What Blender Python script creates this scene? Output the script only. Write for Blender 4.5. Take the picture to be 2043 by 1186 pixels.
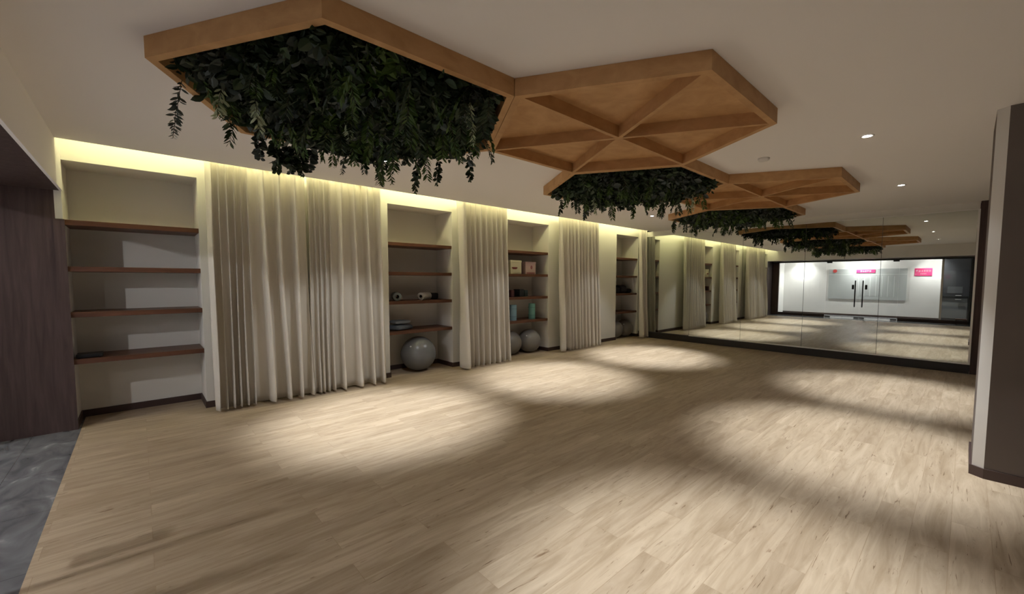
import bpy, math, random
from mathutils import Vector, Matrix, noise as mnoise

# ------------------------------------------------------------------ scene, camera, world, exposure
for o in list(bpy.data.objects):
    bpy.data.objects.remove(o)
SC = bpy.context.scene
COL = SC.collection
SC.view_settings.view_transform = 'Standard'
SC.view_settings.look = 'None'
SC.view_settings.gamma = 1.0
SC.view_settings.use_curve_mapping = False
SC.view_settings.exposure = 0.0

H = 2.767            # ceiling height
MX = 9.807           # mirror plane
EX = -0.50           # edge of the lowered lobby ceiling, where the wood floor ends
GX = -1.35           # glass partition plane
WY = 6.00            # face of the left wall
CY = 5.631           # edge of the ceiling in front of the cove

cam_d = bpy.data.cameras.new('camera')
cam = bpy.data.objects.new('camera', cam_d)
COL.objects.link(cam)
fw = Vector((0.6800396, 0.73044101, -0.06326202))
rt = Vector((0.73200925, -0.6812904, 0.00241579))
up = Vector((0.04133522, 0.04795122, 0.99799403))
m = Matrix.Identity(4)
for i in range(3):
    m[i][0] = rt[i]; m[i][1] = up[i]; m[i][2] = -fw[i]
m[0][3], m[1][3], m[2][3] = 0.0, 0.0, 1.5
cam.matrix_world = m
cam_d.sensor_fit = 'HORIZONTAL'
cam_d.sensor_width = 36.0
cam_d.lens = 823.94 * 36.0 / 2043.0
cam_d.shift_x = -22.83 / 2043.0
cam_d.shift_y = 18.83 / 2043.0
cam_d.clip_start = 0.05
SC.camera = cam

w = bpy.data.worlds.new('world')
SC.world = w
w.use_nodes = True
w.node_tree.nodes['Background'].inputs['Color'].default_value = (0.02, 0.02, 0.025, 1)
w.node_tree.nodes['Background'].inputs['Strength'].default_value = 0.3

SC.cycles.max_bounces = 10
SC.cycles.diffuse_bounces = 6
SC.cycles.glossy_bounces = 6
SC.cycles.transparent_max_bounces = 12
SC.cycles.use_denoising = True
SC.cycles.sample_clamp_indirect = 6.0

# light levels (W)
SPOT_W = 400.0          # narrow cone of a downlight
SPILL_W = 22.0         # its wide spill
HALL_W = 270.0         # corridor downlights
HALL_SPILL = 150.0
COVE_E = 28.0           # cove LED strip emission
WARM = (0.97, 1.0, 1.02)
COOL = (1.0, 0.975, 0.99)

# ------------------------------------------------------------------ helpers
def tag(o, label=None, cat=None, group=None, kind=None):
    if label: o['label'] = label
    if cat: o['category'] = cat
    if group: o['group'] = group
    if kind: o['kind'] = kind
    return o

def empty(name, loc=(0, 0, 0), rz=0.0):
    o = bpy.data.objects.new(name, None)
    o.empty_display_size = 0.1
    o.location = loc
    o.rotation_euler = (0, 0, rz)
    COL.objects.link(o)
    return o

class MB:
    """collects shapes and links them as one mesh object"""
    def __init__(s):
        s.v = []; s.f = []; s.m = []
    def add(s, vs, fs, mi=0):
        b = len(s.v)
        s.v += [tuple(q) for q in vs]
        s.f += [tuple(b + i for i in q) for q in fs]
        s.m += [mi] * len(fs)
        return s
    def box(s, x0, x1, y0, y1, z0, z1, mi=0):
        return s.add([(x0, y0, z0), (x1, y0, z0), (x1, y1, z0), (x0, y1, z0), (x0, y0, z1), (x1, y0, z1), (x1, y1, z1), (x0, y1, z1)],
                     [(0, 3, 2, 1), (4, 5, 6, 7), (0, 1, 5, 4), (1, 2, 6, 5), (2, 3, 7, 6), (3, 0, 4, 7)], mi)
    def prism(s, pts, z0, z1, mi=0):
        n = len(pts)
        vs = [(p[0], p[1], z0) for p in pts] + [(p[0], p[1], z1) for p in pts]
        fs = [tuple(range(n))[::-1], tuple(range(n, 2 * n))] + [(i, (i + 1) % n, n + (i + 1) % n, n + i) for i in range(n)]
        return s.add(vs, fs, mi)
    def lathe(s, prof, n=32, c=(0, 0, 0), ax='z', mi=0, cap=True):
        vs = []
        for (r, h) in prof:
            for k in range(n):
                a = 2 * math.pi * k / n
                p = (r * math.cos(a), r * math.sin(a), h)
                if ax == 'y': p = (p[0], p[2], p[1])
                if ax == 'x': p = (p[2], p[0], p[1])
                vs.append((p[0] + c[0], p[1] + c[1], p[2] + c[2]))
        fs = []
        for i in range(len(prof) - 1):
            for k in range(n):
                a, b = i * n + k, i * n + (k + 1) % n
                fs.append((a, b, b + n, a + n))
        if cap:
            if prof[0][0] > 1e-6: fs.append(tuple(range(n))[::-1])
            if prof[-1][0] > 1e-6: fs.append(tuple(range((len(prof) - 1) * n, len(prof) * n)))
        return s.add(vs, fs, mi)
    def build(s, name, mats, parent=None, smooth=False, bevel=0.0, loc=None):
        me = bpy.data.meshes.new(name)
        me.from_pydata(s.v, [], s.f)
        if not isinstance(mats, (list, tuple)): mats = [mats]
        for q in mats: me.materials.append(q)
        me.polygons.foreach_set('material_index', s.m)
        if smooth: me.polygons.foreach_set('use_smooth', [True] * len(s.f))
        me.validate(); me.update()
        o = bpy.data.objects.new(name, me)
        COL.objects.link(o)
        if parent is not None: o.parent = parent
        if loc is not None: o.location = loc
        if bevel > 0:
            b = o.modifiers.new('bevel', 'BEVEL'); b.width = bevel; b.segments = 2
            b.limit_method = 'ANGLE'
        return o

# ------------------------------------------------------------------ materials
def mat(name):
    q = bpy.data.materials.new(name); q.use_nodes = True
    nt = q.node_tree
    return q, nt, nt.nodes, nt.links, nt.nodes['Principled BSDF']

def plain(name, col, rough=0.6, metal=0.0, spec=0.5, nscale=0, namt=0.0, bump=0.0, bscale=200):
    q, nt, N, L, B = mat(name)
    B.inputs['Roughness'].default_value = rough
    B.inputs['Metallic'].default_value = metal
    B.inputs['Specular IOR Level'].default_value = spec
    B.inputs['Base Color'].default_value = (*col, 1)
    if namt > 0:
        tc = N.new('ShaderNodeTexCoord'); nz = N.new('ShaderNodeTexNoise'); mx = N.new('ShaderNodeMix')
        mx.data_type = 'RGBA'
        nz.inputs['Scale'].default_value = nscale; nz.inputs['Detail'].default_value = 5
        L.new(tc.outputs['Object'], nz.inputs['Vector'])
        L.new(nz.outputs['Fac'], mx.inputs[0])
        mx.inputs[6].default_value = (*[c * (1 - namt) for c in col], 1)
        mx.inputs[7].default_value = (*[min(1, c * (1 + namt)) for c in col], 1)
        L.new(mx.outputs[2], B.inputs['Base Color'])
    if bump > 0:
        tc = N.new('ShaderNodeTexCoord'); nz = N.new('ShaderNodeTexNoise'); bp = N.new('ShaderNodeBump')
        nz.inputs['Scale'].default_value = bscale
        L.new(tc.outputs['Object'], nz.inputs['Vector'])
        L.new(nz.outputs['Fac'], bp.inputs['Height'])
        bp.inputs['Strength'].default_value = bump; bp.inputs['Distance'].default_value = 0.002
        L.new(bp.outputs['Normal'], B.inputs['Normal'])
    return q

def wood(name, dark, light, scale=(1.2, 22, 22), rough=0.5, spec=0.4):
    q, nt, N, L, B = mat(name)
    tc = N.new('ShaderNodeTexCoord'); mp = N.new('ShaderNodeMapping'); nz = N.new('ShaderNodeTexNoise'); cr = N.new('ShaderNodeValToRGB')
    mp.inputs['Scale'].default_value = scale
    nz.inputs['Scale'].default_value = 1.0; nz.inputs['Detail'].default_value = 7; nz.inputs['Roughness'].default_value = 0.6
    nz.inputs['Distortion'].default_value = 0.6
    L.new(tc.outputs['Object'], mp.inputs['Vector']); L.new(mp.outputs['Vector'], nz.inputs['Vector'])
    L.new(nz.outputs['Fac'], cr.inputs['Fac'])
    cr.color_ramp.elements[0].position = 0.3; cr.color_ramp.elements[0].color = (*dark, 1)
    cr.color_ramp.elements[1].position = 0.7; cr.color_ramp.elements[1].color = (*light, 1)
    L.new(cr.outputs['Color'], B.inputs['Base Color'])
    B.inputs['Roughness'].default_value = rough
    B.inputs['Specular IOR Level'].default_value = spec
    return q

def floor_wood():
    q, nt, N, L, B = mat('oak_laminate')
    tc = N.new('ShaderNodeTexCoord')
    br = N.new('ShaderNodeTexBrick')
    br.offset = 0.37; br.offset_frequency = 2; br.squash = 1.0
    br.inputs['Scale'].default_value = 1.0
    br.inputs['Brick Width'].default_value = 1.22
    br.inputs['Row Height'].default_value = 0.165
    br.inputs['Mortar Size'].default_value = 0.0016
    br.inputs['Mortar Smooth'].default_value = 0.3
    br.inputs['Bias'].default_value = 0.0
    br.inputs['Color1'].default_value = (0.0, 0.0, 0.0, 1)
    br.inputs['Color2'].default_value = (1.0, 1.0, 1.0, 1)
    br.inputs['Mortar'].default_value = (0.4, 0.4, 0.4, 1)
    L.new(tc.outputs['Object'], br.inputs['Vector'])
    # per plank shift of the grain
    sc = N.new('ShaderNodeVectorMath'); sc.operation = 'SCALE'; sc.inputs['Scale'].default_value = 37.0
    L.new(br.outputs['Color'], sc.inputs[0])
    ad = N.new('ShaderNodeVectorMath'); ad.operation = 'ADD'
    L.new(tc.outputs['Object'], ad.inputs[0]); L.new(sc.outputs['Vector'], ad.inputs[1])
    def streak(scale, det, dist):
        mp = N.new('ShaderNodeMapping'); mp.inputs['Scale'].default_value = scale
        nz = N.new('ShaderNodeTexNoise'); nz.inputs['Scale'].default_value = 1.0
        nz.inputs['Detail'].default_value = det; nz.inputs['Distortion'].default_value = dist
        nz.inputs['Roughness'].default_value = 0.62
        L.new(ad.outputs['Vector'], mp.inputs['Vector']); L.new(mp.outputs['Vector'], nz.inputs['Vector'])
        return nz.outputs['Fac']
    g1 = streak((1.6, 14, 1), 8, 1.2)
    g2 = streak((3.0, 40, 1), 6, 2.0)
    g3 = streak((0.7, 2.2, 1), 4, 0.5)
    def ramp(src, p0, c0, p1, c1):
        r = N.new('ShaderNodeValToRGB')
        r.color_ramp.elements[0].position = p0; r.color_ramp.elements[0].color = (*c0, 1)
        r.color_ramp.elements[1].position = p1; r.color_ramp.elements[1].color = (*c1, 1)
        L.new(src, r.inputs['Fac']); return r.outputs['Color']
    def mul(a, b, f=1.0):
        x = N.new('ShaderNodeMix'); x.data_type = 'RGBA'; x.blend_type = 'MULTIPLY'
        x.inputs[0].default_value = f
        L.new(a, x.inputs[6]); L.new(b, x.inputs[7]); return x.outputs[2]
    base = ramp(g1, 0.28, (0.375, 0.288, 0.19), 0.72, (0.59, 0.485, 0.36))
    tone = ramp(br.outputs['Color'], 0.0, (0.87, 0.86, 0.85), 1.0, (1.0, 1.0, 1.0))
    blot = ramp(g3, 0.3, (0.82, 0.79, 0.76), 0.65, (1.0, 1.0, 1.0))
    crack = mul(ramp(g2, 0.31, (0.42, 0.35, 0.29), 0.37, (1.0, 1.0, 1.0)), ramp(streak((5.0, 16, 1), 3, 0.4), 0.24, (0.5, 0.42, 0.35), 0.31, (1.0, 1.0, 1.0)))
    mort = ramp(br.outputs['Fac'], 0.0, (1.0, 1.0, 1.0), 1.0, (0.78, 0.73, 0.67))
    c = mul(mul(mul(mul(base, tone), blot), crack), mort, 0.8)
    L.new(c, B.inputs['Base Color'])
    B.inputs['Roughness'].default_value = 0.5
    B.inputs['Specular IOR Level'].default_value = 0.3
    bp = N.new('ShaderNodeBump'); bp.inputs['Strength'].default_value = 0.25; bp.inputs['Distance'].default_value = 0.001
    L.new(g2, bp.inputs['Height']); L.new(bp.outputs['Normal'], B.inputs['Normal'])
    return q

def tile_mat():
    q, nt, N, L, B = mat('grey_stone_tile')
    tc = N.new('ShaderNodeTexCoord')
    n1 = N.new('ShaderNodeTexNoise'); n1.inputs['Scale'].default_value = 3.2; n1.inputs['Detail'].default_value = 9
    n1.inputs['Distortion'].default_value = 1.2
    mp = N.new('ShaderNodeMapping'); mp.inputs['Scale'].default_value = (2.2, 1.0, 1.0)
    L.new(tc.outputs['Object'], mp.inputs['Vector']); L.new(mp.outputs['Vector'], n1.inputs['Vector'])
    r = N.new('ShaderNodeValToRGB')
    e = r.color_ramp.elements
    e[0].position = 0.3; e[0].color = (0.10, 0.102, 0.11, 1)
    e[1].position = 0.62; e[1].color = (0.20, 0.205, 0.215, 1)
    x = r.color_ramp.elements.new(0.72); x.color = (0.36, 0.36, 0.36, 1)
    L.new(n1.outputs['Fac'], r.inputs['Fac'])
    br = N.new('ShaderNodeTexBrick'); br.offset = 0.0
    br.inputs['Scale'].default_value = 1.0; br.inputs['Brick Width'].default_value = 0.8; br.inputs['Row Height'].default_value = 0.8
    br.inputs['Mortar Size'].default_value = 0.002
    br.inputs['Color1'].default_value = br.inputs['Color2'].default_value = (1, 1, 1, 1)
    br.inputs['Mortar'].default_value = (0.5, 0.5, 0.5, 1)
    L.new(tc.outputs['Object'], br.inputs['Vector'])
    x = N.new('ShaderNodeMix'); x.data_type = 'RGBA'; x.blend_type = 'MULTIPLY'; x.inputs[0].default_value = 1
    L.new(r.outputs['Color'], x.inputs[6]); L.new(br.outputs['Color'], x.inputs[7])
    L.new(x.outputs[2], B.inputs['Base Color'])
    B.inputs['Roughness'].default_value = 0.16
    B.inputs['Specular IOR Level'].default_value = 0.6
    return q

def emis(name, col, s):
    q, nt, N, L, B = mat(name)
    B.inputs['Base Color'].default_value = (*col, 1)
    B.inputs['Emission Color'].default_value = (*col, 1)
    B.inputs['Emission Strength'].default_value = s
    return q

def glass_mat():
    q = bpy.data.materials.new('clear_glass'); q.use_nodes = True
    nt = q.node_tree; N, L = nt.nodes, nt.links
    N.clear()
    out = N.new('ShaderNodeOutputMaterial'); mx = N.new('ShaderNodeMixShader')
    tr = N.new('ShaderNodeBsdfTransparent'); gl = N.new('ShaderNodeBsdfGlossy'); lw = N.new('ShaderNodeLayerWeight'); pw = N.new('ShaderNodeMath'); ml = N.new('ShaderNodeMath')
    tr.inputs['Color'].default_value = (0.96, 0.967, 0.962, 1)
    gl.inputs['Roughness'].default_value = 0.0
    gl.inputs['Color'].default_value = (0.9, 0.9, 0.9, 1)
    # reflectance rises with the grazing angle, the same on both faces of the pane
    pw.operation = 'POWER'; pw.inputs[1].default_value = 4.5
    ml.operation = 'MULTIPLY_ADD'; ml.inputs[1].default_value = 0.85; ml.inputs[2].default_value = 0.025
    L.new(lw.outputs['Facing'], pw.inputs[0]); L.new(pw.outputs[0], ml.inputs[0])
    L.new(ml.outputs[0], mx.inputs['Fac']); L.new(tr.outputs[0], mx.inputs[1]); L.new(gl.outputs[0], mx.inputs[2])
    L.new(mx.outputs[0], out.inputs['Surface'])
    return q

def leaf_mat(name, c0, c1, rough=0.5, spec=0.4):
    q, nt, N, L, B = mat(name)
    g = N.new('ShaderNodeNewGeometry'); r = N.new('ShaderNodeValToRGB')
    r.color_ramp.elements[0].color = (*c0, 1); r.color_ramp.elements[1].color = (*c1, 1)
    L.new(g.outputs['Random Per Island'], r.inputs['Fac'])
    L.new(r.outputs['Color'], B.inputs['Base Color'])
    B.inputs['Roughness'].default_value = rough
    B.inputs['Specular IOR Level'].default_value = spec
    return q

M = {}
M['ceil'] = plain('ceiling_paint', (0.89, 0.865, 0.86), 0.9, spec=0.1)
M['wall'] = plain('wall_paint', (0.76, 0.745, 0.70), 0.9, spec=0.1)
M['wallw'] = plain('corridor_white_paint', (0.90, 0.89, 0.865), 0.7, spec=0.2, nscale=1.5, namt=0.04)
M['column'] = plain('column_plaster', (0.16, 0.135, 0.122), 0.85, spec=0.15, nscale=3, namt=0.08)  # darkened to hold the shade on the column face towards the entrance
M['collit'] = plain('column_lit_chamfer', (0.62, 0.60, 0.57), 0.6)  # light falling on the chamfer is put into its pale colour
M['darkwood'] = wood('dark_walnut_veneer', (0.055, 0.036, 0.034), (0.098, 0.066, 0.062), (26, 26, 1.6), 0.6, 0.25)
M['shelf'] = wood('shelf_walnut', (0.075, 0.030, 0.018), (0.15, 0.065, 0.036), (1.5, 26, 26), 0.45, 0.4)
M['oak'] = wood('honey_oak_veneer', (0.46, 0.255, 0.105), (0.62, 0.37, 0.175), (5, 5, 9), 0.55, 0.3)
M['base'] = plain('dark_baseboard', (0.06, 0.036, 0.032), 0.5)
M['black'] = plain('black_metal', (0.02, 0.02, 0.022), 0.4, 0.3)
M['trimm'] = plain('brushed_aluminium', (0.86, 0.85, 0.82), 0.4, 0.15)
M['floor'] = floor_wood()
M['tile'] = tile_mat()
M['glass'] = glass_mat()
M['mirror'] = plain('mirror_silver', (0.66, 0.69, 0.65), 0.0, 1.0)
M['mback'] = plain('mirror_back', (0.1, 0.1, 0.1), 0.7)
M['curtain'] = plain('linen_curtain_cloth', (0.70, 0.665, 0.605), 0.95, spec=0.05, bump=0.5, bscale=420)
M['cove'] = emis('warm_led_strip', (1.0, 0.96, 0.52), COVE_E)
M['lamp'] = emis('lamp_glow', (1.0, 0.97, 0.92), 70.0)
M['white'] = plain('white_plastic', (0.75, 0.74, 0.72), 0.5)
M['ball'] = plain('grey_ball_rubber', (0.17, 0.175, 0.18), 0.27, spec=0.5)
M['balld'] = plain('grey_ball_rubber_warm', (0.22, 0.205, 0.19), 0.4, spec=0.5)
M['soil'] = plain('planter_backing', (0.012, 0.015, 0.010), 0.95, spec=0.0)
M['leafd'] = leaf_mat('dark_green_leaf', (0.014, 0.030, 0.015), (0.045, 0.075, 0.034))
M['leafg'] = leaf_mat('grey_green_leaf', (0.045, 0.060, 0.056), (0.10, 0.125, 0.11), 0.42)
M['leafy'] = leaf_mat('bright_green_leaf', (0.035, 0.085, 0.012), (0.080, 0.140, 0.030))
M['leafp'] = leaf_mat('pale_green_leaf', (0.36, 0.43, 0.27), (0.55, 0.62, 0.42))
M['stem'] = plain('brown_stem', (0.05, 0.045, 0.025), 0.8)

# ------------------------------------------------------------------ setting
def struct(o): return tag(o, kind='structure')

# floors
struct(MB().box(-0.48, MX + 0.25, -3.0, 6.6, -0.1, 0.0).build('floor', M['floor']))
struct(MB().box(-4.2, -0.48, -3.0, 7.0, -0.1, 0.0).build('floor_corridor', M['tile']))
# ceilings
struct(MB().box(EX, MX + 0.25, -3.0, CY, H, H + 0.30).build('ceiling', M['ceil']))
struct(MB().box(EX, MX + 0.25, CY, 6.6, 3.06, 3.16).build('ceiling_cove', M['ceil']))
struct(MB().box(GX - 0.06, EX - 0.02, -3.0, 6.0, 2.352, 2.40).build('ceiling_lobby', M['darkwood']))
struct(MB().box(-4.2, GX - 0.06, -3.0, 7.0, 2.66, 2.80).build('ceiling_corridor', M['ceil']))

# left wall with four shelf niches
NICHES = [(-0.51, 0.53), (2.785, 3.925), (5.17, 6.30), (8.75, 9.74)]
wl = MB()
xs = [EX - 0.06] + [q for n in NICHES for q in n] + [MX + 0.25]
for i in range(0, len(xs), 2):
    wl.box(xs[i], xs[i + 1], WY, 6.5, 0, 3.06)
for a, b in NICHES:
    wl.box(a, b, WY, 6.5, 2.65, 3.06)
wl.box(EX - 0.06, MX + 0.25, 6.5, 6.6, 0, 3.06)
struct(wl.build('wall_left', M['wall']))
bb = MB()
for i in range(0, len(xs), 2):
    x0, x1 = xs[i], xs[i + 1]
    if i > 0: bb.box(x0 - 0.012, x1 + 0.012, WY - 0.012, WY, 0, 0.075)
for a, b in NICHES:
    bb.box(a, b, 6.488, 6.5, 0, 0.075)
    bb.box(a, a + 0.012, WY, 6.488, 0, 0.075)
    bb.box(b - 0.012, b, WY, 6.488, 0, 0.075)
struct(bb.build('baseboard_left', M['base']))

# mirror wall
ww = MB().box(MX + 0.02, MX + 0.25, -0.08, WY, 0.0, H)
struct(ww.build('wall_mirror', M['wall']))
struct(MB().box(MX - 0.03, MX + 0.25, -3.0, -0.085, 0, H).build('wall_mirror_side', M['darkwood']))
struct(MB().box(MX - 0.012, MX + 0.02, -0.08, WY - 0.012, 0, 0.148).build('baseboard_mirror', plain('black_plinth', (0.018, 0.014, 0.013), 0.5)))
struct(MB().box(GX - 0.06, MX + 0.25, -3.1, -3.0, 0, H).build('wall_right', M['column']))

# entrance end (behind the camera, seen in the mirror): soffit face, header, jambs, sill, painted gleam under the doors
ew = MB().box(EX - 0.02, EX + 0.0, -3.0, 6.0, 2.35, 3.06)
struct(ew.build('wall_entrance', M['ceil']))
struct(MB().box(GX - 0.06, GX + 0.06, -3.0, -0.16, 0, 2.33).build('wall_entrance_side', M['wall']))
struct(MB().box(GX - 0.06, GX + 0.02, -3.0, 6.0, 2.33, 2.80).build('wall_entrance_header', M['wall']))
tr = MB().box(GX - 0.045, GX + 0.045, -0.16, WY, 2.29, 2.33)
tr.box(GX - 0.045, GX + 0.045, -0.16, -0.08, 0, 2.29)
struct(tr.build('trim_1', M['black']))
struct(MB().box(GX - 0.05, GX + 0.05, 5.76, WY, 0, 2.29).build('trim_2', M['darkwood']))
sl = MB().box(GX - 0.03, GX + 0.03, 4.04, 5.76, 0, 0.12)
sl.box(GX - 0.03, GX + 0.03, -0.08, 1.76, 0, 0.12)
struct(sl.build('trim_3', M['base']))
struct(MB().box(GX - 0.025, GX + 0.025, 0.60, 0.655, 0.12, 2.29).build('trim_5', M['trimm']))
struct(MB().box(GX - 0.10, GX + 0.10, 1.76, 4.04, -0.02, 0.006).build('trim_4', plain('painted_door_gleam', (0.9, 0.9, 0.88), 0.3)))  # pale strip added for the bright floor reflection under the doors
# corridor
struct(MB().box(-4.2, -1.75, 6.0, 6.1, 0, 2.66).build('wall_corridor_end', M['wallw']))
struct(MB().box(-1.75, EX - 0.06, WY, 6.08, 0, 2.66).build('wall_corridor_panel', M['darkwood']))
HX = -3.0
struct(MB().box(HX - 0.1, HX, 0.69, 6.0, 0, 2.66).build('wall_corridor', M['wallw']))
struct(MB().box(HX - 0.1, HX + 0.0, -3.0, 0.69, 0, 2.66).build('wall_corridor_side', M['black']))
struct(MB().box(HX, HX + 0.015, 0.69, 6.0, 0, 0.07).build('baseboard_corridor', M['base']))

struct(MB().box(EX - 0.075, EX, WY - 0.013, WY, 0, 2.08).build('wall_corridor_cladding', M['darkwood']))

# structural column on the right
cp = [(4.700, -0.088), (4.655, -0.150), (4.640, -1.9), (5.35, -1.9), (5.35, -0.088)]
cm = MB().prism(cp, 0.0, H)
cm.m[2] = 1
struct(cm.build('wall_column', [M['column'], M['collit']]))
cb = [(4.697, -0.074), (4.643, -0.148), (4.628, -1.91), (5.36, -1.91), (5.36, -0.074)]
struct(MB().prism(cb, 0.0, 0.075).build('baseboard_column', M['base']))

# ------------------------------------------------------------------ entrance glass and doors
def pane(name, y0, y1, z0=0.055, z1=2.305):
    return struct(MB().box(GX - 0.006, GX + 0.006, y0, y1, z0, z1).build(name, M['glass']))
pane('window_1', 4.03, 5.76, 0.12, 2.29)
pane('window_2', 0.655, 1.77, 0.12, 2.29)
pane('window_3', -0.08, 0.60, 0.12, 2.29)
for n, (y0, y1, hy, ky) in enumerate([(2.905, 4.02, 3.06, 3.13), (1.78, 2.895, 2.82, 2.72)]):
    d = struct(MB().box(GX - 0.006, GX + 0.006, y0, y1, 0.012, 2.285).build('door_%d' % (n + 1), M['glass']))
    hb = MB()
    for sx in (-1, 1):
        hb.lathe([(0.014, 0.46), (0.014, 1.52)], 16, (GX + sx * 0.05, hy, 0))
        for z in (0.62, 1.41):
            hb.lathe([(0.009, 0.006), (0.009, 0.05)] if sx > 0 else [(0.009, -0.05), (0.009, -0.006)], 12, (GX, hy, z), 'x')
    hb.build('door_handle', M['black'], d, smooth=False)
    MB().box(GX - 0.022, GX + 0.022, ky - 0.035, ky + 0.035, 1.17, 1.35).build('door_lock', M['black'], d, bevel=0.003)
    hyy = y1 if n == 0 else y0
    s = -1 if n == 0 else 1
    a, b = sorted((hyy, hyy + s * 0.18))
    MB().box(GX - 0.016, GX + 0.016, a, b, 2.24, 2.288).build('hinge_fitting', M['black'], d, bevel=0.002)
    MB().box(GX - 0.016, GX + 0.016, a, b, 0.008, 0.055).build('hinge_fitting', M['black'], d, bevel=0.002)
    cc = y0 if n == 0 else y1
    a, b = sorted((cc, cc - s * 0.16))
    MB().box(GX - 0.016, GX + 0.016, a, b, 0.008, 0.055).build('bottom_lock', M['black'], d, bevel=0.002)

# ------------------------------------------------------------------ mirror panels
seams = [-0.07, 1.085, 2.25, 3.42, 4.59, WY - 0.02]
wm = empty('wall_mirror', (MX, 3.0, 0.148))
tag(wm, 'full width floor to ceiling mirror of five panels on the far wall', 'mirror')
def mpart(name, m_, *b):
    return MB().box(b[0] - MX, b[1] - MX, b[2] - 3.0, b[3] - 3.0, b[4] - 0.148, b[5] - 0.148).build(name, m_, wm)
for i in range(5):
    mpart('mirror_panel', M['mirror'], MX, MX + 0.006, seams[i] + 0.003, seams[i + 1] - 0.003, 0.163, 2.638)
mpart('backing_board', M['mback'], MX + 0.007, MX + 0.018, -0.08, WY - 0.015, 0.15, 2.645)
mpart('bottom_channel', M['trimm'], MX - 0.020, MX + 0.006, -0.085, 4.59, 0.1485, 0.167)
mpart('top_channel', M['trimm'], MX - 0.008, MX + 0.012, -0.085, WY - 0.02, 2.638, 2.648)
mpart('side_channel', M['trimm'], MX - 0.020, MX + 0.006, -0.0845, -0.060, 0.167, 2.638)

# ------------------------------------------------------------------ cove LED strip
o = MB().box(EX + 0.03, MX - 0.02, CY + 0.012, CY + 0.026, 3.010, 3.040).build('led_strip', M['cove'])
tag(o, 'glowing yellow light strip hidden in the ceiling slot above the curtains', 'light strip')

# ------------------------------------------------------------------ shelves
niche_word = ['empty leftmost niche', 'niche holding the single exercise ball',
              'niche holding two exercise balls', 'last dark niche next to the mirror']
row_word = ['topmost', 'second from the top', 'third from the top', 'lowest']
for i, (a, b) in enumerate(NICHES):
    for j, z in enumerate((2.08, 1.625, 1.17, 0.70)):
        o = MB().box(a + 0.002, b - 0.002, WY + 0.012, 6.498, z - 0.05, z).build('wall_shelf', M['shelf'], bevel=0.002)
        tag(o, 'dark wooden shelf, %s in the %s' % (row_word[j], niche_word[i]), 'shelf', 'shelves in the wall niches')

# ------------------------------------------------------------------ curtains
def curtain(x0, x1, seed, dense, label, npl, ztop=2.86, yc=5.80, amp=0.05):
    """dense: list of (start, end, density) in 0..1 of the width; npl pleats in all"""
    rnd = random.Random(seed)
    nx = int((x1 - x0) / 0.007); nz = 36
    # phase by integrating the pleat density
    def dens(t):
        d = 1.0
        for a, b, k in dense:
            if a <= t <= b: d = k
        return d * (1 + 0.35 * mnoise.noise(Vector((t * 7 + seed, 0.3, seed))))
    ph = [0.0]
    for i in range(nx):
        ph.append(ph[-1] + max(0.2, dens((i + .5) / nx)))
    tot = ph[-1]
    pts = []
    flare = [rnd.uniform(-0.5, 1.0) for _ in range(60)]
    for j in range(nz + 1):
        v = j / nz                       # 0 top, 1 bottom
        z = ztop + (0.025 - ztop) * v
        for i in range(nx + 1):
            t = i / nx
            p = ph[i] / tot * npl
            wob = 0.55 * mnoise.noise(Vector((p * 0.5, v * 0.9, seed))) * v
            q = p + wob
            k = int(abs(p)) % 60
            den = dens(t)
            A = amp * (0.55 + 0.55 * v) * (1.0 + 0.35 * mnoise.noise(Vector((p * 0.8, 7.1, seed)))) / (0.55 + 0.45 * den)
            s = math.sin(2 * math.pi * q)
            s2 = math.sin(4 * math.pi * q + 1.0 + seed) * (0.25 * v + 0.45 * (1 - v) ** 2) + 0.3 * math.sin(6 * math.pi * q + seed) * (1 - v) ** 3
            y = yc - 0.075 * v ** 1.3 - A * (math.copysign(abs(s) ** 0.75, s) + s2) - 0.012 * mnoise.noise(Vector((t * 9, v * 2.5, seed + 4)))
            x = x0 + (x1 - x0) * t + 0.018 * math.cos(2 * math.pi * q) * (0.5 + v) - 0.03 * v * flare[k] * 0.3
            x = x + 0.02 * v * (t - 0.5) - 0.115 * (x1 - x0) / npl / max(0.7, den) * math.sin(4 * math.pi * q) * (0.35 + 0.65 * v)
            zz = z + (0.006 * math.sin(2 * math.pi * q) * v if j == nz else 0)
            pts.append((x, y, zz))
    fs = []
    for j in range(nz):
        for i in range(nx):
            a = j * (nx + 1) + i
            fs.append((a, a + nx + 1, a + nx + 2, a + 1))
    pts = [(min(max(p[0], x0 - 0.012), x1 + 0.012), p[1], p[2]) for p in pts]
    root = empty('curtain', ((x0 + x1) / 2, yc, 0.0))
    tag(root, label, 'curtain', 'floor length curtains along the left wall')
    mb = MB(); mb.add([(p[0] - (x0 + x1) / 2, p[1] - yc, p[2]) for p in pts], fs)
    c = mb.build('curtain_cloth', M['curtain'], root, smooth=True)
    sd = c.modifiers.new('solid', 'SOLIDIFY'); sd.thickness = 0.003
    MB().box(x0 - (x0 + x1) / 2, x1 - (x0 + x1) / 2, -0.012, 0.012, 2.865, 2.885).build('curtain_track', M['white'], root)
    return root

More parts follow.
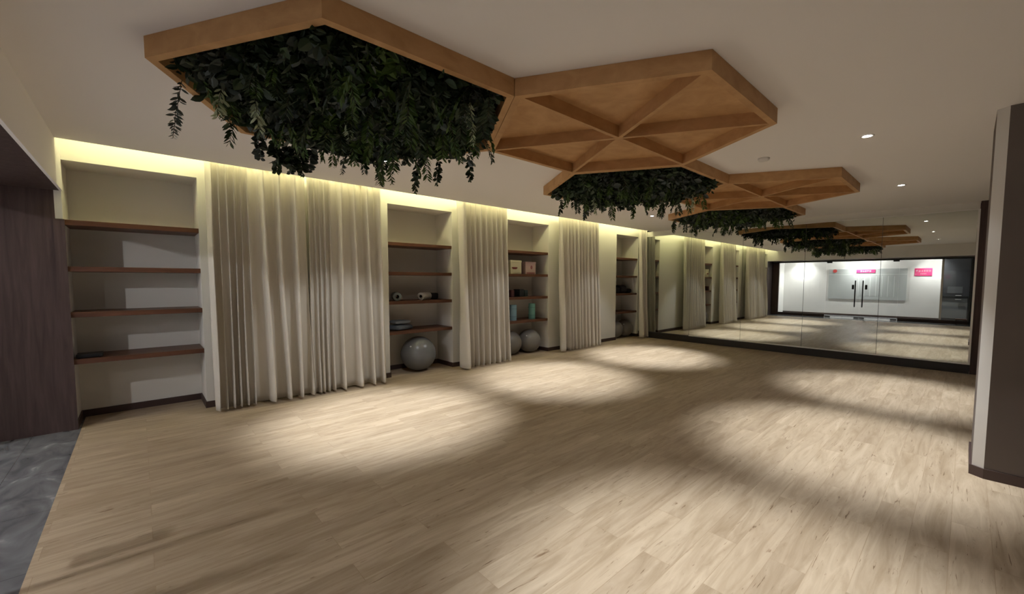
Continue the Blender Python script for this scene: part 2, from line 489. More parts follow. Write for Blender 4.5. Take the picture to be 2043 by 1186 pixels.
curtain(0.575, 1.585, 3, [(0.0, 0.05, 0.25), (0.05, 0.40, 1.9), (0.40, 1.0, 0.75)], 'left half of the widest pale beige curtain, gathered tightly at its left side', 9, amp=0.082)
curtain(1.615, 2.60, 11, [(0.0, 0.28, 2.2), (0.28, 1.0, 0.8)], 'right half of the widest pale beige curtain, ending at the single ball niche', 8.5, amp=0.082)
curtain(3.90, 4.96, 5, [(0.0, 0.12, 0.3), (0.12, 1.0, 1.2)], 'pale beige curtain between the single ball niche and the two ball niche', 8.5, amp=0.082)
curtain(6.36, 7.68, 8, [(0.0, 0.2, 0.5)], 'pale beige curtain right of the niche with two exercise balls', 10.5, amp=0.076)
curtain(9.44, 9.77, 9, [(0.0, 0.3, 0.5)], 'narrow last beige curtain in the corner touching the mirror', 3.5)

# ------------------------------------------------------------------ downlights
def spot(name, parent, watt, size, blend, col, rad=0.03, z=-0.012, rot=(0, 0, 0)):
    l = bpy.data.lights.new(name, 'SPOT')
    l.energy = watt; l.spot_size = math.radians(size); l.spot_blend = blend; l.color = col; l.shadow_soft_size = rad
    o = bpy.data.objects.new(name, l); COL.objects.link(o)
    o.parent = parent; o.location = (0, 0, z); o.rotation_euler = rot
    return o

ring_mb = MB().lathe([(0.050, -0.001), (0.050, -0.006), (0.044, -0.008), (0.032, -0.004), (0.030, -0.001)], 32, cap=False)
ring0 = ring_mb.build('trim_ring', M['white'], smooth=True)
lens0 = MB().lathe([(0.0001, -0.003), (0.030, -0.003)], 24, cap=False).build('lamp_lens', M['lamp'])
def downlight(x, y, z, label, watt, spill, col, group, size=60, blend=0.75, tilt=(0, 0, 0), spill_size=96, spill_blend=0.35, spill_tilt=(0, 0, 0), first=[True]):
    r = empty('ceiling_downlight', (x, y, z))
    tag(r, label, 'downlight', group)
    if first[0]:
        a, b = ring0, lens0; first[0] = False
    else:
        a, b = ring0.copy(), lens0.copy()
        COL.objects.link(a); COL.objects.link(b)
    a.parent = r; b.parent = r
    spot('lamp_beam', r, watt, size, blend, col, rot=tilt)
    if spill: spot('lamp_spill', r, spill, spill_size, spill_blend, col, rot=spill_tilt)
    return r
g = 'recessed ceiling downlights over the wood floor'
downlight(1.97, 4.28, H, 'small recessed downlight above the widest curtain, behind the nearest hanging greenery', SPOT_W * 1.30, SPILL_W * 2.6, WARM, g, spill_size=70, spill_blend=0.5, spill_tilt=(math.radians(21), 0, 0))
downlight(4.70, 4.28, H, 'small recessed downlight beside the second greenery panel, left row middle', SPOT_W * 1.30, SPILL_W * 2.6, WARM, g, spill_size=70, spill_blend=0.5, spill_tilt=(math.radians(21), 0, 0))
downlight(7.42, 4.28, H, 'small recessed downlight between the greenery panels, in front of the last plain wall', SPOT_W * 1.30, SPILL_W * 2.6, WARM, g, spill_size=70, spill_blend=0.5, spill_tilt=(math.radians(21), 0, 0))
downlight(1.97, 0.66, H, 'small recessed downlight nearest the entrance, right row, seen only in the mirror', SPOT_W, SPILL_W, WARM, g)
downlight(4.71, 0.66, H, 'bright recessed downlight, nearer of the two right of the timber hexagons', SPOT_W * 1.08, SPILL_W, WARM, g)
downlight(7.42, 0.66, H, 'bright recessed downlight, farther of the two right of the timber hexagons', SPOT_W, SPILL_W, WARM, g)
g2 = 'corridor downlights beyond the glass doors'
for k, y in enumerate((0.9, 3.1, 5.2)):
    downlight(-2.68, y, 2.655, ['corridor downlight near the dark doorway', 'corridor downlight above the notice board', 'corridor downlight near the corridor end wall'][k],
              HALL_W, HALL_SPILL if k == 1 else HALL_SPILL * 0.2, COOL, g2, size=110, blend=1.0, spill_size=172, spill_blend=0.15)

# smoke detector
o = MB().lathe([(0.055, -0.001), (0.055, -0.012), (0.045, -0.026), (0.02, -0.032), (0.0001, -0.032)], 32).build('smoke_detector', M['white'], smooth=True, loc=(4.79, 1.50, H))
tag(o, 'small round white smoke detector on the ceiling between the timber hexagons', 'smoke detector')

# ------------------------------------------------------------------ ceiling hexagons
S = 1.1398
HBX, HBY = 2.920, 1.998
DROP = 0.111
def hexv(r, k):
    a = math.radians(60 * k)
    return (r * math.cos(a), r * math.sin(a))

def beam(mb, p, q, wid, z0, z1):
    d = Vector((q[0] - p[0], q[1] - p[1])); d.normalize()
    n = Vector((-d.y, d.x)) * wid / 2
    mb.prism([(p[0] - n.x, p[1] - n.y), (q[0] - n.x, q[1] - n.y), (q[0] + n.x, q[1] + n.y), (p[0] + n.x, p[1] + n.y)], z0, z1)

def make_frame(root, wid=0.045, R=S):
    """six mitred boards, each a part"""
    ro, ri = R + 0.012, R + 0.012 - wid / math.cos(math.radians(30))
    if ro > S: ro = S - 0.002; ri = ro - wid / math.cos(math.radians(30))
    for k in range(6):
        a, b = hexv(ro, k), hexv(ro, k + 1)
        c, d = hexv(ri, k + 1), hexv(ri, k)
        MB().prism([a, b, c, d], -DROP, -0.001).build('frame_board', M['oak'], root)
    return ri

def timber_hex(cx, cy, label):
    root = empty('timber_ceiling_hexagon', (cx, cy, H))
    tag(root, label, 'ceiling panel', 'spoked timber ceiling hexagons')
    ri = make_frame(root)
    MB().prism([hexv(ri + 0.01, k) for k in range(6)], -0.018, -0.001).build('backing_panel', M['oak'], root)
    for k in range(6):
        mb = MB()
        p = hexv(0.018, k); q = hexv(ri + 0.004, k)
        beam(mb, p, q, 0.032, -DROP + 0.002, -0.018)
        mb.build('spoke', M['oak'], root)
    MB().prism([hexv(0.034, k + 0.5) for k in range(6)], -DROP + 0.001, -0.018).build('centre_block', M['oak'], root)
    return root

# ---- leaves
def leaf(mb, base, d, L, W, mi, rnd, curl=0.25, pointy=1.0):
    d = d.normalized()
    side = d.cross(Vector((rnd.uniform(-1, 1), rnd.uniform(-1, 1), rnd.uniform(-0.3, 0.3))))
    if side.length < 1e-3: side = Vector((1, 0, 0))
    side.normalize(); nrm = side.cross(d)
    rows = [(0.0, 0.06, 0.0), (0.28, 0.85, 0.03), (0.55, 1.0, 0.0), (0.8, 0.62, -0.06), (1.0, 0.0, -curl * 0.6)]
    vs = []; fs = []
    for (t, w_, c) in rows[:-1]:
        o = base + d * (L * t) + nrm * (c * L)
        hw = W * 0.5 * w_
        vs += [o - side * hw + nrm * (0.10 * hw), o - nrm * (0.22 * hw), o + side * hw + nrm * (0.10 * hw)]
    vs.append(base + d * L + nrm * (rows[-1][2] * L))
    for r in range(3):
        b = r * 3
        fs += [(b, b + 1, b + 4, b + 3), (b + 1, b + 2, b + 5, b + 4)]
    fs += [(9, 10, 12), (10, 11, 12)]
    mb.add(vs, fs, mi)

def stem(mb, p, q, r=0.002, mi=4):
    d = (q - p); 
    if d.length < 1e-4: return
    a = d.orthogonal().normalized(); b = d.normalized().cross(a)
    vs = []
    for o in (p, q):
        for k in range(3):
            t = 2 * math.pi * k / 3
            vs.append(o + (a * math.cos(t) + b * math.sin(t)) * r)
    mb.add(vs, [(0, 1, 4, 3), (1, 2, 5, 4), (2, 0, 3, 5)], mi)

def frond(mb, base, d, L, mi, rnd, npair=13, wl=0.24):
    """fern-like frond bending downwards"""
    p = base.copy(); d = d.normalized(); step = L / npair
    for k in range(npair):
        nd = (d + Vector((0, 0, -0.09))).normalized()
        q = p + nd * step
        stem(mb, p, q, 0.0016, 4)
        t = k / npair
        ll = L * wl * math.sin(math.pi * (0.12 + 0.85 * (1 - t) ** 0.8)) ** 0.8 + 0.008
        side = nd.cross(Vector((0, 0, 1)))
        if side.length < 0.15: side = Vector((math.cos(base.x * 40), math.sin(base.x * 40), 0))
        side.normalize()
        for s in (-1, 1):
            dd = (side * s * 0.85 + nd * 0.75 + Vector((rnd.uniform(-.15, .15), rnd.uniform(-.15, .15), rnd.uniform(-.25, .05)))).normalized()
            leaf(mb, q, dd, ll, ll * 0.28, mi, rnd, 0.1)
        p = q; d = nd

def sprig(mb, base, L, mi, rnd, nl=26, ll=0.05, sway=(0, 0), ww_=0.3, spread=0.75):
    """trailing sprig with short leaves all round the stem"""
    p = base.copy(); step = L / nl
    for k in range(nl):
        q = p + Vector((sway[0] * step + rnd.uniform(-.003, .003), sway[1] * step + rnd.uniform(-.003, .003), -step))
        stem(mb, p, q, 0.002, 4)
        t = k / nl
        for _ in range(3):
            a = rnd.uniform(0, 6.283)
            sz = ll * (0.55 + 0.6 * math.sin(math.pi * min(1, 0.15 + t * 0.9)))
            dd = Vector((math.cos(a) * spread, math.sin(a) * spread, -0.6 + rnd.uniform(-.2, .3)))
            leaf(mb, q, dd, sz, sz * ww_, mi, rnd, 0.2)
        p = q

def inside_hex(x, y, r):
    x, y = abs(x), abs(y)
    return y <= r * 0.8660254 and x * 0.8660254 + y * 0.5 <= r * 0.8660254

LM = [M['leafd'], M['leafg'], M['leafy'], M['leafp'], M['stem']]
def green_hex(cx, cy, label, seed, n_leaf, sprigs, hang=0.17, nfrond=60):
    rnd = random.Random(seed)
    root = empty('greenery_ceiling_hexagon', (cx, cy, H))
    tag(root, label, 'hanging planter', 'ceiling hexagons filled with hanging greenery')
    ri = make_frame(root)
    MB().prism([hexv(ri + 0.01, k) for k in range(6)], -0.02, -0.001).build('backing_panel', M['soil'], root)
    mb = MB()
    def pt(rr):
        while True:
            x, y = rnd.uniform(-S, S), rnd.uniform(-S, S)
            if inside_hex(x, y, rr): return x, y
    def depth(x, y):
        a = mnoise.noise(Vector((x * 2.3 + seed, y * 2.3, 0.5))) * 0.5 + mnoise.noise(Vector((x * 6 + seed, y * 6, 2.5))) * 0.35
        # shallower beside the frame, most of all along the side facing the curtains and the entrance
        d23 = ri * 0.8660254 - (-x * 0.8660254 + y * 0.5)
        dn = ri * 0.8660254 - max(abs(y), abs(x * 0.8660254 + y * 0.5), abs(-x * 0.8660254 + y * 0.5))
        edge = (0.25 + 0.75 * min(1.0, max(0.0, d23) / 0.45)) * (0.55 + 0.45 * min(1.0, max(0.0, dn) / 0.15))
        return max(0.05, hang * (1.0 + a) * edge)
    # clumps: each a short stem with leaves around
    done = 0
    while done < n_leaf:
        x, y = pt(ri - (0.05 if rnd.random() < 0.5 else 0.11))
        D = depth(x, y)
        kind = rnd.random()
        ty = mnoise.noise(Vector((x * 3.1 + 9, y * 3.1, seed * 0.7)))
        mi = 2 if ty > 0.28 else (1 if ty < -0.15 else 0)
        if rnd.random() < 0.2: mi = rnd.choice((0, 1, 0))
        z0 = -0.02 - rnd.random() ** 0.6 * D
        base = Vector((x, y, z0 + 0.05))
        tip = base + Vector((rnd.uniform(-.06, .06), rnd.uniform(-.06, .06), -rnd.uniform(.06, .13)))
        stem(mb, base, tip, 0.0018)
        nn = rnd.randint(5, 8)
        big = kind < 0.45
        for k in range(nn):
            t = k / (nn - 1)
            o = base.lerp(tip, t)
            a = rnd.uniform(0, 6.283)
            dd = Vector((math.cos(a), math.sin(a), rnd.uniform(-1.1, 0.15)))
            if big: L_ = rnd.uniform(.055, .095); W_ = L_ * rnd.uniform(.5, .7)
            else: L_ = rnd.uniform(.04, .07); W_ = L_ * rnd.uniform(.28, .42)
            leaf(mb, o, dd, L_, W_, mi, rnd)
        done += nn
    for _ in range(nfrond):
        x, y = pt(ri - 0.05)
        D = depth(x, y)
        a = rnd.uniform(0, 6.283)
        frond(mb, Vector((x, y, -0.05 - 0.5 * D)), Vector((math.cos(a), math.sin(a), -1.0)), rnd.uniform(.15, .28), 2 if rnd.random() < .55 else 0, rnd)
    fo = mb.build('foliage', LM, root)
    tag(fo, kind='stuff')
    for (x, y, ztop, L, mi, ll, ww_, spread) in sprigs:
        sm = MB()
        sprig(sm, Vector((x - cx, y - cy, ztop - H)), L, mi, rnd, max(8, int(L / 0.016)), ll, (rnd.uniform(-.15, .15), rnd.uniform(-.15, .15)), ww_, spread)
        sm.build('trailing_sprig', LM, root)
    return root

def cen(i, j): return (HBX + 1.5 * i * S, HBY + 0.8660254 * j * S)
A = cen(-1, 1); Bc = cen(0, 0); Cc = cen(1, 1); Dc = cen(2, 0); Ec = cen(3, 1)
SA = [(0.235, 3.17, 2.66, 0.33, 1, 0.045, 0.3, 0.8), (0.40, 3.0, 2.62, 0.17, 3, 0.055, 0.28, 0.6), (0.56, 3.0, 2.60, 0.19, 3, 0.055, 0.28, 0.6),
      (1.05, 2.85, 2.60, 0.15, 3, 0.045, 0.25, 0.5), (1.55, 2.15, 2.62, 0.27, 3, 0.045, 0.22, 0.4), (1.75, 2.62, 2.55, 0.14, 2, 0.045, 0.25, 0.5),
      (0.74, 3.88, 2.66, 0.20, 1, 0.06, 0.75, 1.3), (0.86, 3.90, 2.64, 0.26, 0, 0.062, 0.72, 1.2), (0.95, 3.90, 2.63, 0.23, 1, 0.062, 0.72, 1.4), (1.05, 3.90, 2.63, 0.24, 0, 0.062, 0.72, 1.2), (1.14, 3.90, 2.63, 0.19, 1, 0.06, 0.75, 1.3), (0.98, 3.82, 2.62, 0.22, 0, 0.06, 0.75, 1.3),
      (1.40, 3.90, 2.62, 0.16, 1, 0.04, 0.3, 0.7), (1.74, 3.86, 2.62, 0.22, 2, 0.05, 0.28, 0.8), (1.80, 3.80, 2.62, 0.20, 2, 0.05, 0.28, 0.8),
      (2.00, 3.66, 2.62, 0.27, 0, 0.055, 0.5, 0.6), (2.10, 3.42, 2.62, 0.22, 0, 0.05, 0.6, 0.8), (2.28, 3.18, 2.62, 0.20, 0, 0.05, 0.6, 0.8)]
SCC = [(4.35, 3.35, 2.60, 0.24, 3, 0.05, 0.22, 0.45), (5.05, 2.35, 2.60, 0.24, 3, 0.05, 0.22, 0.45), (4.9, 3.9, 2.62, 0.22, 0, 0.05, 0.5, 0.7),
       (5.4, 3.4, 2.62, 0.2, 2, 0.05, 0.5, 0.7), (4.3, 3.85, 2.62, 0.22, 0, 0.05, 0.5, 0.7)]
SE = [(7.4, 3.8, 2.62, 0.22, 0, 0.055, 0.5, 0.7), (8.1, 3.7, 2.62, 0.24, 1, 0.055, 0.5, 0.7), (8.8, 3.2, 2.62, 0.2, 0, 0.05, 0.5, 0.7)]
#END
green_hex(A[0], A[1], 'nearest and largest oak hexagon on the ceiling, full of hanging dark greenery', 3, 10000, SA, 0.125, 90)
green_hex(Cc[0], Cc[1], 'middle greenery hexagon, hanging beyond the near spoked timber hexagon', 7, 7000, SCC, 0.13, 60)
green_hex(Ec[0], Ec[1], 'farthest greenery hexagon on the ceiling, close to the mirror wall', 12, 6000, SE, 0.13, 50)
timber_hex(Bc[0], Bc[1], 'nearer open oak hexagon with six spokes on the ceiling')
timber_hex(Dc[0], Dc[1], 'farther open oak hexagon with six spokes on the ceiling')

# ------------------------------------------------------------------ exercise balls
def ball(x, y, r, label, m_):
    root = empty('exercise_ball', (x, y, 0))
    tag(root, label, 'exercise ball', 'grey exercise balls on the niche floors')
    prof = []
    n = 48
    for i in range(n + 1):
        a = -math.pi / 2 + math.pi * i / n
        z = math.sin(a); rr = math.cos(a)
        f = 1.0 + 0.0035 * (math.cos(a * 40) if abs(a) < 1.1 else 0)
        prof.append((max(0.0001, r * rr * f), r + r * z * (0.985 if z < 0 else 1) - (r * 0.015 if z < 0 else r * 0.015)))
    prof = [(p[0], max(0.0, p[1])) for p in prof]
    b = MB().lathe(prof, 64, cap=False).build('ball_skin', m_, root, smooth=True)
    b.rotation_euler = (0, 0, 0)
    v = MB().lathe([(0.014, 0), (0.014, 0.004), (0.006, 0.006), (0.0001, 0.006)], 16)
    v = v.build('valve_plug', M['white'], root, smooth=True)
    d = Vector((-0.72, -0.45, 0.53)).normalized()
    v.location = Vector((0, 0, r * 0.985)) + d * (r * 0.996)
    v.rotation_euler = d.to_track_quat('Z', 'Y').to_euler()
    return root
ball(3.36, 6.17, 0.285, 'large grey exercise ball alone on the floor of the second niche', M['ball'])
ball(5.43, 6.24, 0.243, 'grey exercise ball, left one of the pair beside the narrow curtain', M['balld'])
ball(5.935, 6.20, 0.243, 'grey exercise ball, right one of the pair in the third niche', M['balld'])
ball(9.03, 6.24, 0.235, 'dim exercise ball, left one in the last niche by the mirror', M['balld'])
ball(9.50, 6.24, 0.230, 'dim exercise ball, right one in the last niche by the mirror', M['balld'])

# ------------------------------------------------------------------ things on the shelves
def roller(x, y, z, L, ro, ri, ang, mats, label):
    root = empty('foam_roller', (x, y, z), ang)
    tag(root, label, 'foam roller', 'foam rollers lying on the shelf')
    n = 32
    body = MB()
    # hollow tube along y
    prof = [(ri, -L / 2), (ro - 0.006, -L / 2), (ro, -L / 2 + 0.006)]
    k = 14
    for i in range(k + 1):
        yy = -L / 2 + 0.01 + (L - 0.02) * i / k
        prof.append((ro if i % 2 else ro - 0.004, yy))
    prof += [(ro, L / 2 - 0.006), (ro - 0.006, L / 2), (ri, L / 2)]
    body.lathe(prof, n, (0, 0, ro), 'y', cap=False).build('foam_sleeve', mats[0], root, smooth=False)
    MB().lathe([(ri - 0.004, -L / 2 + 0.004), (ri, -L / 2 + 0.004), (ri, L / 2 - 0.004), (ri - 0.004, L / 2 - 0.004), (ri - 0.004, -L / 2 + 0.004)], n, (0, 0, ro), 'y', cap=False).build('core_tube', mats[1], root, smooth=False)
    return root
foamA = plain('grey_foam', (0.20, 0.24, 0.26), 0.8)
foamB = plain('white_foam', (0.62, 0.62, 0.60), 0.8)
core = plain('black_core', (0.02, 0.02, 0.02), 0.6)
roller(3.02, 6.24, 1.17, 0.32, 0.068, 0.030, math.radians(-20), (foamA, core), 'short hollow grey foam roller on the left of the third shelf')
roller(3.52, 6.22, 1.17, 0.30, 0.062, 0.026, math.radians(-55), (foamB, core), 'white hollow foam roller turned sideways on the third shelf')
# dark pouch beside the white roller
def soft_box(name, loc, sx, sy, sz, m_, label, cat, rz=0, group=None, parts=None):
    root = empty(name, loc, rz)
    tag(root, label, cat, group)
    vs = []; n = 10
    mb = MB()
    prof = []
    # rounded, slightly sagging superellipsoid
    N1, N2 = 14, 28
    pts = []
    for i in range(N1 + 1):
        a = -math.pi / 2 + math.pi * i / N1
        for j in range(N2):
            b = 2 * math.pi * j / N2
            ce = lambda t, e: math.copysign(abs(math.cos(t)) ** e, math.cos(t))
            se = lambda t, e: math.copysign(abs(math.sin(t)) ** e, math.sin(t))
            x = sx / 2 * ce(a, .45) * ce(b, .4); y = sy / 2 * ce(a, .45) * se(b, .4); z = sz / 2 * se(a, .55)
            k = 1 + 0.08 * mnoise.noise(Vector((x * 14 + loc[0], y * 14, z * 14)))
            pts.append((x * k, y * k, max(0.0, sz / 2 + z * k)))
    fs = []
    for i in range(N1):
        for j in range(N2):
            a_, b_ = i * N2 + j, i * N2 + (j + 1) % N2
            fs.append((a_, b_, b_ + N2, a_ + N2))
    mb.add(pts, fs)
    mb.build('bag_body', m_, root, smooth=True)
    return root
darkcl = plain('black_fabric', (0.03, 0.03, 0.035), 0.9)
navy = plain('slate_fabric', (0.10, 0.12, 0.15), 0.9, nscale=20, namt=0.3)
soft_box('pouch', (3.76, 6.36, 1.17), 0.15, 0.16, 0.11, darkcl, 'dark soft pouch behind the white foam roller on the third shelf', 'pouch')
soft_box('cushion', (3.06, 6.22, 0.70), 0.36, 0.30, 0.085, navy, 'slate grey cushion, lower of the two stacked on the lowest shelf', 'cushion', 0.3)
soft_box('cushion', (3.07, 6.22, 0.796), 0.30, 0.22, 0.06, plain('light_slate_fabric', (0.22, 0.25, 0.28), 0.9), 'lighter blue grey cushion, upper one of the pair on the lowest shelf', 'cushion', 0.15)

def carton(x0, x1, y0, y1, z, h, col, col2, label, mark):
    cx_, cy_ = (x0 + x1) / 2, (y0 + y1) / 2
    root = empty('storage_box', (cx_, cy_, z))
    tag(root, label, 'box', 'boxes on the second shelf')
    sx, sy = (x1 - x0) / 2, (y1 - y0) / 2
    MB().box(-sx, sx, -sy, sy, 0, h - 0.035).build('box_body', plain('printed_card', col, 0.7), root, bevel=0.003)
    MB().box(-sx - 0.003, sx + 0.003, -sy - 0.003, sy + 0.003, h - 0.04, h).build('box_lid', plain('card_lid', tuple(c * 1.05 for c in col), 0.7), root, bevel=0.003)
    p = MB()
    if mark == 0:
        p.add([(0.07 * math.cos(t) * (1 + .25 * math.sin(3 * t)) - 0.04, -sy - 0.0035, h * 0.42 + 0.028 * math.sin(t) * (1 + .3 * math.cos(2 * t))) for t in [k * 0.3927 for k in range(16)]], [tuple(range(16))])
    else:
        p.add([(0.03 * math.cos(t) + 0.02, -sy - 0.0035, h * 0.55 + 0.04 * math.sin(t)) for t in [k * 0.3927 for k in range(16)]], [tuple(range(16))])
        p.box(-sx * .8, sx * .8, -sy - 0.004, -sy - 0.0032, 0.01, 0.035)
    p.build('printed_mark', plain('mark_ink', col2, 0.7), root)
carton(5.30, 5.585, 6.06, 6.32, 1.625, 0.265, (0.55, 0.52, 0.40), (0.16, 0.03, 0.03), 'cream coloured box with a dark red print beside the curtain', 0)
carton(5.735, 6.02, 6.10, 6.34, 1.625, 0.25, (0.52, 0.38, 0.38), (0.28, 0.10, 0.12), 'pinkish box with a red print, right one on the second shelf', 1)

def yoga_brick(x, y, z, sx, sy, sz, col, label, rz=0):
    root = empty('yoga_block', (x, y, z), rz); tag(root, label, 'yoga block', 'dark yoga blocks on the third shelf')
    MB().box(-sx / 2, sx / 2, -sy / 2, sy / 2, 0, sz).build('foam_block', plain('eva_foam', col, 0.85), root, bevel=0.008)
    MB().box(-sx / 2 - 0.001, sx / 2 + 0.001, -sy / 2 - 0.001, sy / 2 + 0.001, sz * .47, sz * .5).build('seam_groove', core, root)
yoga_brick(5.33, 6.15, 1.17, 0.09, 0.22, 0.14, (0.06, 0.015, 0.02), 'dark maroon yoga block at the curtain side of the third shelf', .1)
yoga_brick(5.62, 6.18, 1.17, 0.11, 0.22, 0.15, (0.018, 0.022, 0.03), 'black yoga block standing in the middle of the third shelf', -.1)
yoga_brick(5.79, 6.24, 1.17, 0.10, 0.20, 0.13, (0.06, 0.10, 0.11), 'dull teal yoga block right of the black block', .05)

def tube(x, y, z, r, h, col, label):
    root = empty('rolled_yoga_mat', (x, y, z)); tag(root, label, 'yoga mat', 'rolled mats standing on the lowest shelf')
    # spiral roll
    mb = MB(); n = 150; turns = 5; th = 0.0045
    vs = []; fs = []
    for i in range(n + 1):
        a = 2 * math.pi * turns * i / n; rr = 0.012 + (r - 0.012) * i / n
        for (q, zz) in ((rr - th, 0), (rr, 0), (rr, h), (rr - th, h)):
            vs.append((q * math.cos(a), q * math.sin(a), zz))
    for i in range(n):
        b = i * 4
        for k in range(4):
            fs.append((b + k, b + (k + 1) % 4, b + 4 + (k + 1) % 4, b + 4 + k))
    fs.append((0, 1, 2, 3)); fs.append((n * 4 + 3, n * 4 + 2, n * 4 + 1, n * 4))
    mb.add(vs, fs).build('mat_roll', plain('mat_foam', col, 0.85), root)
    for zz in (h * .25, h * .75):
        MB().lathe([(r + 0.0005, zz - 0.006), (r + 0.0025, zz - 0.006), (r + 0.0025, zz + 0.006), (r + 0.0005, zz + 0.006)], 32, cap=False).build('elastic_band', plain('band', tuple(c * .7 for c in col), .8), root)
tube(5.46, 6.17, 0.70, 0.075, 0.31, (0.22, 0.36, 0.42), 'pale blue rolled mat standing upright beside the curtain')
tube(5.98, 6.17, 0.70, 0.075, 0.32, (0.20, 0.46, 0.42), 'mint green rolled mat standing upright, right one on the lowest shelf')

# items of the last niche and the first niche
for k, (x, sx, hh) in enumerate(((8.98, 0.26, 0.16), (9.28, 0.28, 0.21), (9.55, 0.20, 0.12))):
    soft_box('gym_bag', (x, 6.24, 1.17), sx, 0.26, hh, darkcl, ['black gym bag, left one of three in the last niche', 'black gym bag, tallest and middle one of three in the last niche', 'black gym bag, smallest and right one of three in the last niche'][k], 'bag', 0, 'black bags in the last niche')
root = empty('flat_case', (-0.40, 6.13, 0.70)); tag(root, 'flat dark case at the left end of the lowest shelf in the empty niche', 'case')
MB().box(-0.09, 0.10, -0.08, 0.10, 0.006, 0.04).build('case_body', M['black'], root, bevel=0.004)
for sx in (-.07, .08):
    for sy in (-.06, .08):
        MB().lathe([(0.008, 0), (0.008, 0.007)], 12, (sx, sy, 0)).build('rubber_foot', core, root)

# ------------------------------------------------------------------ corridor things seen in the mirror
def board():
    root = empty('notice_board', (HX, 2.96, 1.37))
    tag(root, 'wide pale grey notice board with columns of print on the white corridor wall', 'notice board')
    MB().box(0.001, 0.02, -1.29, 1.29, -0.65, 0.65).build('board_panel', plain('board_grey', (0.55, 0.58, 0.575), 0.6, nscale=2, namt=0.06), root)
    MB().box(0.02, 0.022, -1.29, 1.29, 0.40, 0.42).build('board_line', plain('board_line_white', (0.8, 0.82, 0.82), 0.6), root)
    rnd = random.Random(4)
    txt, nt, N, L, B = mat('board_print')
    tc = N.new('ShaderNodeTexCoord'); mp = N.new('ShaderNodeMapping'); mp.inputs['Rotation'].default_value = (0, math.radians(90), 0)
    mp.inputs['Rotation'].default_value = (math.radians(90), 0, math.radians(90))
    br = N.new('ShaderNodeTexBrick'); br.inputs['Scale'].default_value = 1; br.inputs['Brick Width'].default_value = 0.031; br.inputs['Row Height'].default_value = 0.044
    br.inputs['Mortar Size'].default_value = 0.011; br.inputs['Color1'].default_value = (0.22, 0.25, 0.25, 1); br.inputs['Color2'].default_value = (0.46, 0.49, 0.49, 1)
    br.inputs['Mortar'].default_value = (0.57, 0.60, 0.595, 1)
    sx = N.new('ShaderNodeSeparateXYZ'); cx = N.new('ShaderNodeCombineXYZ')
    L.new(tc.outputs['Object'], sx.inputs[0]); L.new(sx.outputs['Y'], cx.inputs['X']); L.new(sx.outputs['Z'], cx.inputs['Y'])
    L.new(cx.outputs[0], br.inputs['Vector']); L.new(br.outputs['Color'], B.inputs['Base Color'])
    lit = plain('board_column_white', (0.74, 0.77, 0.77), 0.7)
    for k in range(7):
        y = 0.22 - k * 0.19
        MB().box(0.02, 0.023, y - 0.004, y + 0.022, -0.52, 0.34).build('column_rule', lit, root)
        MB().box(0.02, 0.0225, y - 0.15, y - 0.015, -0.50, 0.30).build('print_column', txt, root)
    return root
board()
pink = plain('magenta_sign', (0.72, 0.05, 0.20), 0.5)
ink = plain('sign_white', (0.9, 0.85, 0.86), 0.5)
def strokes(mb, x, y0, y1, z, h, rnd):
    """a line of white characters, each built of three or four strokes"""
    n = max(3, int(abs(y1 - y0) / (h * 1.05))); w_ = abs(y1 - y0) / n
    for k in range(n):
        a = max(y0, y1) - k * w_ - w_ * .1; b = a - w_ * .8
        t = h * .14
        mb.box(x, x + .002, b, a, z - t / 2, z + t / 2)
        if rnd.random() < .7: mb.box(x, x + .002, b, a, z + h / 2 - t, z + h / 2)
        if rnd.random() < .7: mb.box(x, x + .002, b, a, z - h / 2, z - h / 2 + t)
        c = (a + b) / 2 + rnd.uniform(-.25, .25) * w_
        mb.box(x, x + .002, c - t / 2, c + t / 2, z - h / 2, z + h / 2)
def sign(y0, y1, z0, z1, lines, label):
    root = empty('wall_sign', (HX, (y0 + y1) / 2, (z0 + z1) / 2)); tag(root, label, 'sign')
    dy, dz = abs(y1 - y0) / 2, abs(z1 - z0) / 2
    MB().box(0.023, 0.032, -dy, dy, -dz, dz).build('sign_plate', pink, root)
    rnd = random.Random(int(y0 * 10))
    for (zc, h, f) in lines:
        mb = MB()
        strokes(mb, 0.0325, dy * f, -dy * f, zc, h, rnd)
        mb.build('sign_lettering', ink, root)
    return root
sign(3.28, 2.66, 1.85, 1.99, [(0.0, 0.06, 0.6)], 'narrow pink banner sign above the notice board')
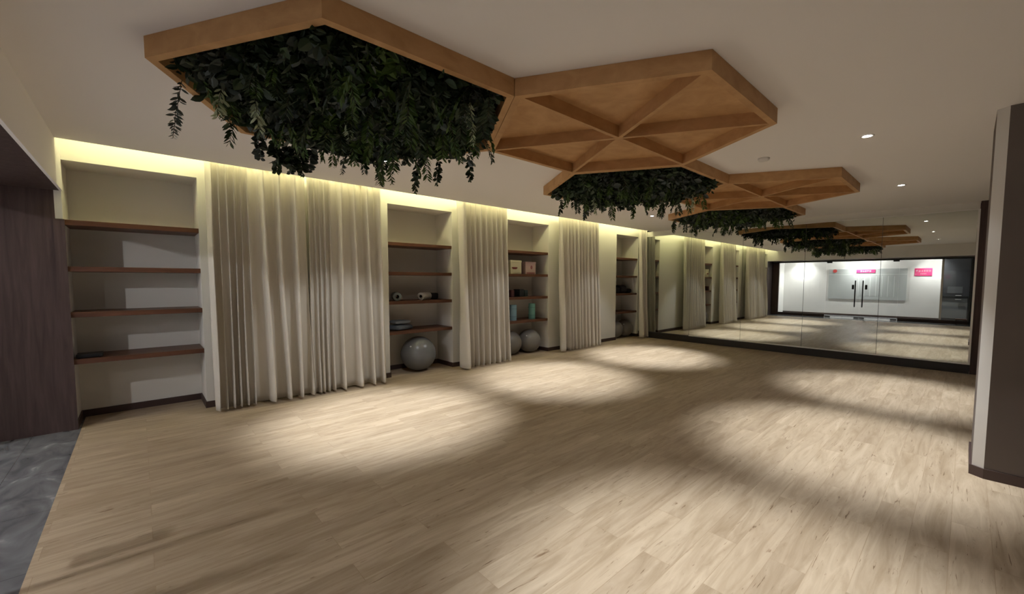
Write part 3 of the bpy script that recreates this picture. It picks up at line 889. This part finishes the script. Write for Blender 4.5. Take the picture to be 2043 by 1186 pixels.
s2 = sign(1.46, 0.96, 1.71, 2.01, [(0.05, 0.07, 0.9), (-0.07, 0.04, 0.35)], 'magenta sign with two lines of white lettering near the dark doorway')
s2.location.x = HX - 0.022
o = MB().lathe([(0.0001, 0.0), (0.075, 0.0), (0.075, 0.008), (0.0001, 0.008)], 32, ax='x').build('round_badge', plain('red_badge', (0.72, 0.10, 0.09), 0.5), loc=(HX + 0.0225, 4.03, 1.94))
tag(o, 'round red badge at the upper left of the notice board', 'badge')

# dark doorway at the end of the white wall
root = empty('glazed_cabinet', (HX, 0.32, 0)); tag(root, 'dark glazed cabinet with a grey lower half beside the white corridor wall', 'cabinet')
MB().box(0.001, 0.06, -0.37, 0.36, 0.02, 2.42).build('cabinet_body', plain('cabinet_charcoal', (0.05, 0.052, 0.06), 0.5), root)
MB().box(0.061, 0.068, -0.34, 0.33, 0.10, 0.86).build('lower_panel', plain('cabinet_grey', (0.20, 0.21, 0.22), 0.5), root)
MB().box(0.061, 0.090, -0.36, 0.34, 0.88, 0.94).build('cross_bar', core, root)
MB().box(0.061, 0.067, -0.20, 0.20, 1.05, 1.30).build('inner_shelf', plain('cabinet_mid', (0.12, 0.125, 0.135), 0.5), root)
MB().box(0.061, 0.075, -0.37, 0.36, 2.36, 2.40).build('top_trim', M['trimm'], root)
MB().box(0.061, 0.075, 0.335, 0.36, 0.06, 2.36).build('side_trim', M['trimm'], root)
for z in (0.97, 0.82):
    MB().box(0.0911, 0.11, -0.18, -0.02, z - 0.01, z + 0.01).build('handle', M['trimm'], root)  # pale bars added as two bright glints on the dark front
root = empty('stool', (GX + 0.30, 0.10, 0)); tag(root, 'small dark brown stool on the floor at the right end of the glass partition', 'stool')
MB().box(-0.15, 0.15, -0.14, 0.14, 0.17, 0.21).build('seat', wood('stool_wood', (0.12, 0.075, 0.06), (0.2, 0.13, 0.1)), root, bevel=0.006)
for sx in (-1, 1):
    for sy in (-1, 1):
        MB().box(sx * .125 - .018, sx * .125 + .018, sy * .115 - .018, sy * .115 + .018, 0, 0.17).build('leg', M['darkwood'], root)
